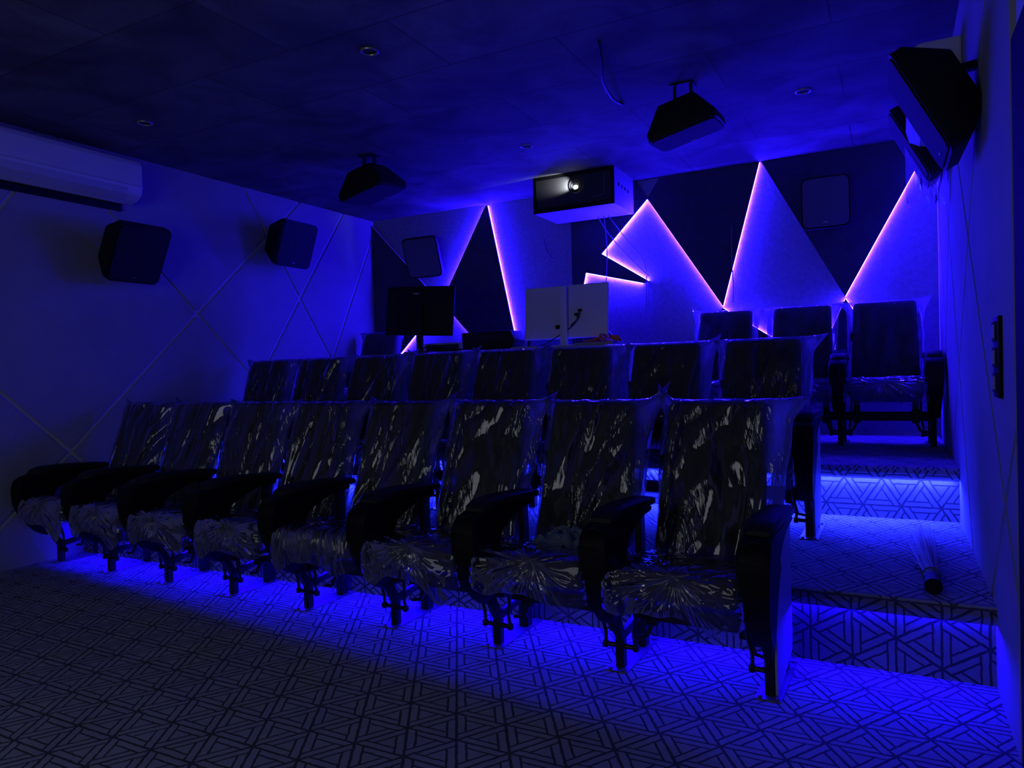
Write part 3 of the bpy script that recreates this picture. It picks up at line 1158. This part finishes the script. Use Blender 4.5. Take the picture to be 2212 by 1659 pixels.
# operator's mesh chair behind the desk
oc = thing('office_chair', 'blue mesh-backed office chair behind the white monitor', 'chair', (-2.86, 5.98, Z2))
MB().rbox((0, 0, .46), (.46, .46, .07), .03, 3).build('seat', 'mesh', oc, smooth=True)
fr = MB()
pts = smooth_path([(-.22, .25, .55), (-.235, .27, .75), (-.23, .29, .92), (-.18, .30, .98), (0, .30, .99), (.18, .30, .98), (.23, .29, .92), (.235, .27, .75), (.22, .25, .55)], 5)
fr.tube(pts, .014, 8)
fr.build('back_frame', 'plastic', oc, smooth=True)
mm = MB()
for k in range(16):
    z = .57 + k * .026
    mm.bar((-.22, .26 + (z - .55) * .1, z), (.22, .26 + (z - .55) * .1, z), .004, .012)
mm.build('back_mesh', 'mesh', oc)
MB().tube([(0, 0, .08), (0, 0, .43)], .025, 10).build('gas_column', 'metal', oc)
for k in range(5):
    a = k * 2 * math.pi / 5
    MB().bar((0, 0, .09), (.29 * math.cos(a), .29 * math.sin(a), .06), .035, .03).build('base_leg', 'plastic', oc)
    MB().disc((.29 * math.cos(a) - .012, .29 * math.sin(a), .028), .028, (1, 0, 0), .024, 12).build('caster', 'plastic', oc)

# ------------------------------------------------------------------ projector housing on the ceiling
PX0, PX1, PY0, PY1, PZ0 = -2.815, -2.055, 5.88, 6.39, 2.60
pj = thing('projector_housing', 'white box housing the projector under the ceiling, lens lit', 'projector', ((PX0 + PX1) / 2, (PY0 + PY1) / 2, ZC))
w2, d2, hh = (PX1 - PX0) / 2, (PY1 - PY0) / 2, ZC - PZ0
c = MB()
tk = .015
c.box(-w2, w2, -d2, d2, -hh, -hh + tk)
c.box(-w2, -w2 + tk, -d2, d2, -hh + tk, 0)
c.box(w2 - tk, w2, -d2, d2, -hh + tk, 0)
c.box(-w2 + tk, w2 - tk, d2 - tk, d2, -hh + tk, 0)
c.build('case', 'white_matte', pj)
f = MB()
for (a, b, z0, z1) in ((-w2 - .001, w2 + .001, -hh, -hh + .04), (-w2 - .001, w2 + .001, -.03, 0), (-w2 - .001, -w2 + .03, -hh + .04, -.03), (w2 - .03, w2 + .001, -hh + .04, -.03)):
    f.box(a, b, -d2 - .012, -d2, z0, z1)
f.build('front_frame', 'plastic', pj)
g = MB().box(-w2 + .03, w2 - .03, -d2 - .003, -d2 + .004, -hh + .04, -.03)
g.build('front_face', 'dusty', pj)
LX, LZ = -2.405 - (PX0 + PX1) / 2, 2.785 - ZC
ln = MB()
ln.tube([(LX + .058 * math.cos(a), -d2 - .012, LZ + .02 + .058 * math.sin(a)) for a in [2 * math.pi * k / 28 for k in range(28)]], .006, 8, closed=True)
ln.tube([(LX + .040 * math.cos(a), -d2 - .016, LZ + .01 + .040 * math.sin(a)) for a in [2 * math.pi * k / 28 for k in range(28)]], .004, 8, closed=True)
lo = ln.build('lens_ring', 'lens', pj, smooth=True)
sp = MB()
bm = bmesh.new()
bmesh.ops.create_uvsphere(bm, u_segments=16, v_segments=8, radius=1)
for v in bm.verts:
    v.co = Vector((v.co.x * .022, v.co.y * .008, v.co.z * .016))
sp.take(bm, (LX, -d2 - .014, LZ))
sp.build('lens_beam', 'lens_spot', lo, smooth=True)
for k in range(4):
    MB().disc((w2 - .002, -d2 + .11 + k * .083, -.135 - .004 * k), .017, (1, 0, 0), .004, 16).build('vent_hole', 'wall_black', pj)
dt = MB().tube(smooth_path([(.16, -d2 - .008, -hh + .08), (.27, -d2 - .008, -hh + .09), (.29, -d2 - .008, -.2), (.295, -d2 - .008, -.06)], 6), .003, 6)
dt.build('cable', 'wire', pj, smooth=True)
# stray light from the lens spilling over the glass
gl = bpy.data.lights.new('lens_spill', 'SPOT')
gl.energy = 14.0
gl.color = (.9, .95, 1)
gl.spot_size = math.radians(72)
gl.spot_blend = 1.0
gl.shadow_soft_size = .01
go = bpy.data.objects.new('lens_spill', gl)
COL.objects.link(go)
go.location = (-2.41, PY0 - .060, 2.79)
dirv = Vector((-.83, .47, .24)).normalized()
go.rotation_euler = dirv.to_track_quat('-Z', 'Y').to_euler()

for i, (pts, lab) in enumerate((
        ([(-2.37, 6.3, 2.60), (-2.30, 6.38, 2.45), (-2.16, 6.43, 2.26), (-2.03, 6.44, 2.12), (-1.94, 6.42, 2.03)], 'thin wire drooping from the projector housing to the beak-shaped panel'),
        ([(-2.31, 6.3, 2.60), (-2.31, 6.36, 2.3), (-2.335, 6.38, 2.0), (-2.36, 6.38, 1.75)], 'thin wire hanging straight down behind the white monitor'),
        ([(-2.27, 6.3, 2.60), (-2.15, 6.40, 2.40), (-2.0, 6.43, 2.2), (-1.95, 6.40, 2.06)], 'second thin wire running from the projector housing to the beak-shaped panel'),
        ([(-1.96, 6.42, 2.03), (-1.965, 6.42, 1.85), (-1.98, 6.42, 1.65), (-1.985, 6.42, 1.55), (-1.95, 6.42, 1.48), (-1.93, 6.42, 1.6), (-1.935, 6.42, 1.8), (-1.95, 6.43, 1.98)], 'loop of wire hanging below the beak-shaped panel'),
        ([(-3.0, 6.47, 2.49), (-2.985, 6.46, 2.45), (-2.98, 6.47, 2.38), (-2.93, 6.46, 2.31), (-2.905, 6.47, 2.29)], 'short curl of wire poking out of the lit wall left of the projector'),
        ([(-1.205, 6.463, 2.40), (-1.21, 6.463, 2.1), (-1.2, 6.463, 1.9), (-1.208, 6.464, 1.74)], 'thin wire hanging down the dark downward triangle panel'))):
    tag(MB().tube(smooth_path(pts, 6), .0045, 6).build('wire', 'wire', smooth=True), lab, 'wire')
tag(MB().tube(smooth_path([(-1.33, 3.62, ZC), (-1.38, 3.8, ZC - .05), (-1.44, 3.97, ZC - .07), (-1.5, 4.3, ZC - .05), (-1.52, 4.56, ZC)], 7), .009, 7).build('cable', 'cable', smooth=True),
    'black cable bowing down from the dark ceiling', 'cable')

# ------------------------------------------------------------------ loudspeakers
def rrect(w, h, r, n=5):
    out = []
    for cx, cz, a0 in ((w / 2 - r, h / 2 - r, 0), (-w / 2 + r, h / 2 - r, 90), (-w / 2 + r, -h / 2 + r, 180), (w / 2 - r, -h / 2 + r, 270)):
        for k in range(n + 1):
            a = math.radians(a0 + 90 * k / n)
            out.append((cx + r * math.cos(a), cz + r * math.sin(a)))
    return out

def speaker(name, label, loc, rot, w=.40, h=.44, dep=.22, group=None, gm='grille', back=(.62, .62)):
    r = thing(name, label, 'loudspeaker', loc, rot, group)
    m = MB()
    rings = [(-dep / 2, rrect(w, h, .05)), (-dep / 2 + .05, rrect(w, h, .05)), (dep / 2, rrect(w * back[0], h * back[1], .03))]
    n = len(rings[0][1])
    v = []
    for y, ring in rings:
        v += [(x, y, z) for x, z in ring]
    f = [tuple(range(n)), tuple(range(2 * n, 3 * n))[::-1]]
    for i in range(2):
        for k in range(n):
            f.append((i * n + k, i * n + (k + 1) % n, (i + 1) * n + (k + 1) % n, (i + 1) * n + k))
    m.add(v, f)
    m.build('cabinet', 'spk', r, smooth=True)
    g = MB()
    g.prism(rrect(w - .03, h - .03, .04), -dep / 2 - .008, -dep / 2, 1)
    gr = g.build('grille', gm, r)
    MB().rbox((0, -dep / 2 - .010, -h / 2 + .045), (.035, .004, .008), .001, 1).build('badge', 'badge', gr)
    return r

def bracket_wall(r, a, b):
    """arm from the cabinet back to the wall, world points turned into the speaker's space"""
    bpy.context.view_layer.update()
    inv = r.matrix_world.inverted()
    m = MB()
    m.bar(a, b, .04, .03)
    m.xform(inv)
    m.build('bracket', 'metal', r)

g_ = 'surround loudspeakers'
R90 = math.radians(90)
sp1 = speaker('wall_speaker', 'black loudspeaker on the diamond-grooved wall under the air conditioner', (-4.92, 3.42, 2.17), (math.radians(27), 0, R90 + .0), .42, .44, .20, g_, back=(.8, .62))
bracket_wall(sp1, (-5.0, 3.42, 2.24), (XL, 3.42, 2.27))
sp2 = speaker('wall_speaker', 'black loudspeaker on the diamond-grooved wall nearer the back corner', (-4.92, 5.0, 2.45), (math.radians(20), 0, R90), .44, .42, .20, g_, back=(.8, .62))
bracket_wall(sp2, (-5.0, 5.0, 2.52), (XL, 5.0, 2.55))
sp3 = speaker('wall_speaker', 'large tilted black loudspeaker nearest the dark door', (.195, 3.42, 2.24), (math.radians(27), 0, -R90), .42, .46, .18, g_, back=(.75, .55))
bracket_wall(sp3, (.24, 3.42, 2.35), (XR, 3.42, 2.36))
sp4 = speaker('wall_speaker', 'black loudspeaker half hidden behind the nearer one on the same wall', (.195, 5.0, 2.50), (math.radians(27), 0, -R90), .42, .46, .18, g_, back=(.75, .55))
bracket_wall(sp4, (.24, 5.0, 2.61), (XR, 5.0, 2.62))
sp5 = speaker('wall_speaker', 'tilted black loudspeaker above the black monitor on the back wall', (-4.31, 6.34, 2.44), (math.radians(20), math.radians(-1), math.radians(6)), .40, .42, .20, g_, gm='grille_lit')
bracket_wall(sp5, (-4.31, 6.4, 2.5), (-4.31, YB, 2.5))
sp6 = speaker('wall_speaker', 'flat black loudspeaker high on the back wall triangle panel', (-.44, 6.36, 2.47), (0, 0, 0), .365, .41, .19, g_, gm='grille_lit')
sp7 = speaker('ceiling_speaker', 'black loudspeaker hung from the ceiling left of the projector', (-3.60, 4.55, 2.715), (math.radians(97), math.radians(-13), 0), .42, .40, .20, g_, back=(.55, .6))
sp8 = speaker('ceiling_speaker', 'black loudspeaker hung from the ceiling right of the projector', (-1.10, 4.45, 2.715), (math.radians(97), math.radians(-13), 0), .42, .40, .20, g_, back=(.55, .6))
for s_, x, y in ((sp7, -3.60, 4.55), (sp8, -1.10, 4.45)):
    bpy.context.view_layer.update()
    inv = s_.matrix_world.inverted()
    m = MB()
    for q in (-.05, .05):
        m.bar((x + q, y, ZC - .12), (x + q, y, ZC), .014, .03)
    m.box(x - .07, x + .07, y - .05, y + .05, ZC - .008, ZC)
    m.xform(inv)
    m.build('bracket', 'metal', s_)

# ------------------------------------------------------------------ air conditioners
def aircon(loc, rz, length, label, cover=False):
    r = thing('air_conditioner', label, 'air conditioner', loc, (0, 0, rz))
    # local: back against y=0 plane, front towards -y, length along x
    pf = [(0, 0), (0, .30), (-.17, .30), (-.205, .285), (-.22, .25), (-.222, .09), (-.205, .035), (-.15, .0), (-.08, -.02)]
    MB().prism(pf, -length / 2, length / 2, 0).build('body', 'white', r, bevel=.012)
    fl = MB()
    fl.prism([(-.212, .075), (-.218, .075), (-.205, .03), (-.155, -.004), (-.150, .002), (-.198, .035)], -length / 2 + .07, length / 2 - .12, 0)
    fl.build('louver_flap', 'white_matte', r)
    MB().box(-length / 2 + .02, length / 2 - .02, -.2235, -.219, .098, .101).build('panel_seam', 'offwhite', r)
    MB().box(-length / 2 + .05, length / 2 - .04, -.02, 0, -.06, 0).build('mounting_plate', 'plastic', r)
    if cover:
        m = MB()
        N = 24
        v, f = [], []
        x = -length / 2 - .004
        for j in range(9):
            z = .12 - j * .05
            for i in range(N + 1):
                y = -.225 + .215 * i / N
                v.append((x - .012 * abs(noise.noise(Vector((y * 22, z * 2, 4)))) - .004, y + .015 * (j / 8) * noise.noise(Vector((z * 9, 0, 1))), z - (.03 * i / N if j == 8 else 0)))
        for j in range(8):
            for i in range(N):
                a = j * (N + 1) + i
                f.append((a, a + 1, a + N + 2, a + N + 1))
        uvs = [(p[1], p[2]) for p in v]
        o = link('plastic_film', film_mesh('plastic_film', v, f, uvs, 'film_loose'), r)
        o['label'] = 'loose plastic film hanging from the unit'
    return r

aircon((XL, 2.95, 2.545), R90, 1.14, 'white split air conditioner on the diamond-grooved wall')
aircon((XR, 4.50, 2.42), -R90, .95, 'white air conditioner seen end-on behind the tilted loudspeaker', True)

# ------------------------------------------------------------------ ceiling downlights
for x, y, lab in ((-2.422, 3.091, 'unlit round downlight nearest the camera over the front row'), (-4.362, 3.163, 'unlit round downlight near the air conditioner'),
                  (-2.44, 4.997, 'unlit round downlight in front of the projector housing'), (-.463, 4.954, 'unlit round downlight beside the tilted loudspeaker')):
    r = thing('downlight', lab, 'downlight', (x, y, ZC), group='recessed ceiling downlights')
    MB().tube([(.043 * math.cos(a), .043 * math.sin(a), -.003) for a in [2 * math.pi * k / 28 for k in range(28)]], .0075, 8, closed=True).build('trim_ring', 'chrome', r, smooth=True)
    MB().disc((0, 0, -.001), .040, (0, 0, 1), .0008, 24).build('reflector', 'wall_black', r)

# ------------------------------------------------------------------ switch plate on the side wall
sw = thing('socket_plate', 'dark three-gang socket plate on the side wall', 'socket', (XR, 2.87, 1.20), (0, 0, -R90))
MB().rbox((0, -.006, 0), (.125, .014, .27), .004, 2).build('plate', 'plastic', sw, smooth=True)
for k in range(3):
    q = MB().rbox((0, -.015, .085 - k * .085), (.085, .008, .065), .003, 2).build('module', 'wall_black', sw, smooth=True)
    for j in (-1, 1):
        MB().box(j * .02 - .012, j * .02 + .012, -.022, -.018, .085 - k * .085 - .022, .085 - k * .085 + .022).build('rocker', 'offwhite', q)

# ------------------------------------------------------------------ coconut-stick broom on the first platform
br = thing('stick_broom', 'coconut-stick broom lying on the platform in the aisle', 'broom', (.128, 3.20, Z1))
MB().tube([(0, -.045, .034), (0, .05, .036)], .031, 18).build('handle_butt', 'plastic', br, smooth=True)
rnd = random.Random(4)
for part in range(1):
    m = MB()
    for k in range(95):
        a = rnd.uniform(0, 2 * math.pi)
        r0 = .025 * math.sqrt(rnd.random())
        x0, z0 = r0 * math.cos(a), .036 + r0 * math.sin(a)
        L = rnd.uniform(.55, 1.0)
        sp_ = rnd.uniform(1.2, 2.8) if rnd.random() < .8 else rnd.uniform(3, 5)
        x1 = x0 * sp_ + rnd.uniform(-.02, .02) - .02
        z1 = max(.006, z0 * rnd.uniform(.3, 1.3) + (z0 - .036) * 1.2)
        m.tube([(x0, .03, z0), (x0 * 1.15, .2, z0), ((x0 + x1) / 2, .2 + L * .4, (z0 + z1) / 2), (x1, .06 + L, z1)], [.0022, .0020, .0016, .0008], 4)
    st = m.build('sticks', 'straw', br)
    st['kind'] = 'stuff'
MB().tube([(.031 * math.cos(a), .11, .037 + .031 * math.sin(a)) for a in [2 * math.pi * k / 20 for k in range(20)]], .004, 6, closed=True).build('binding_ring', 'wire', br, smooth=True)
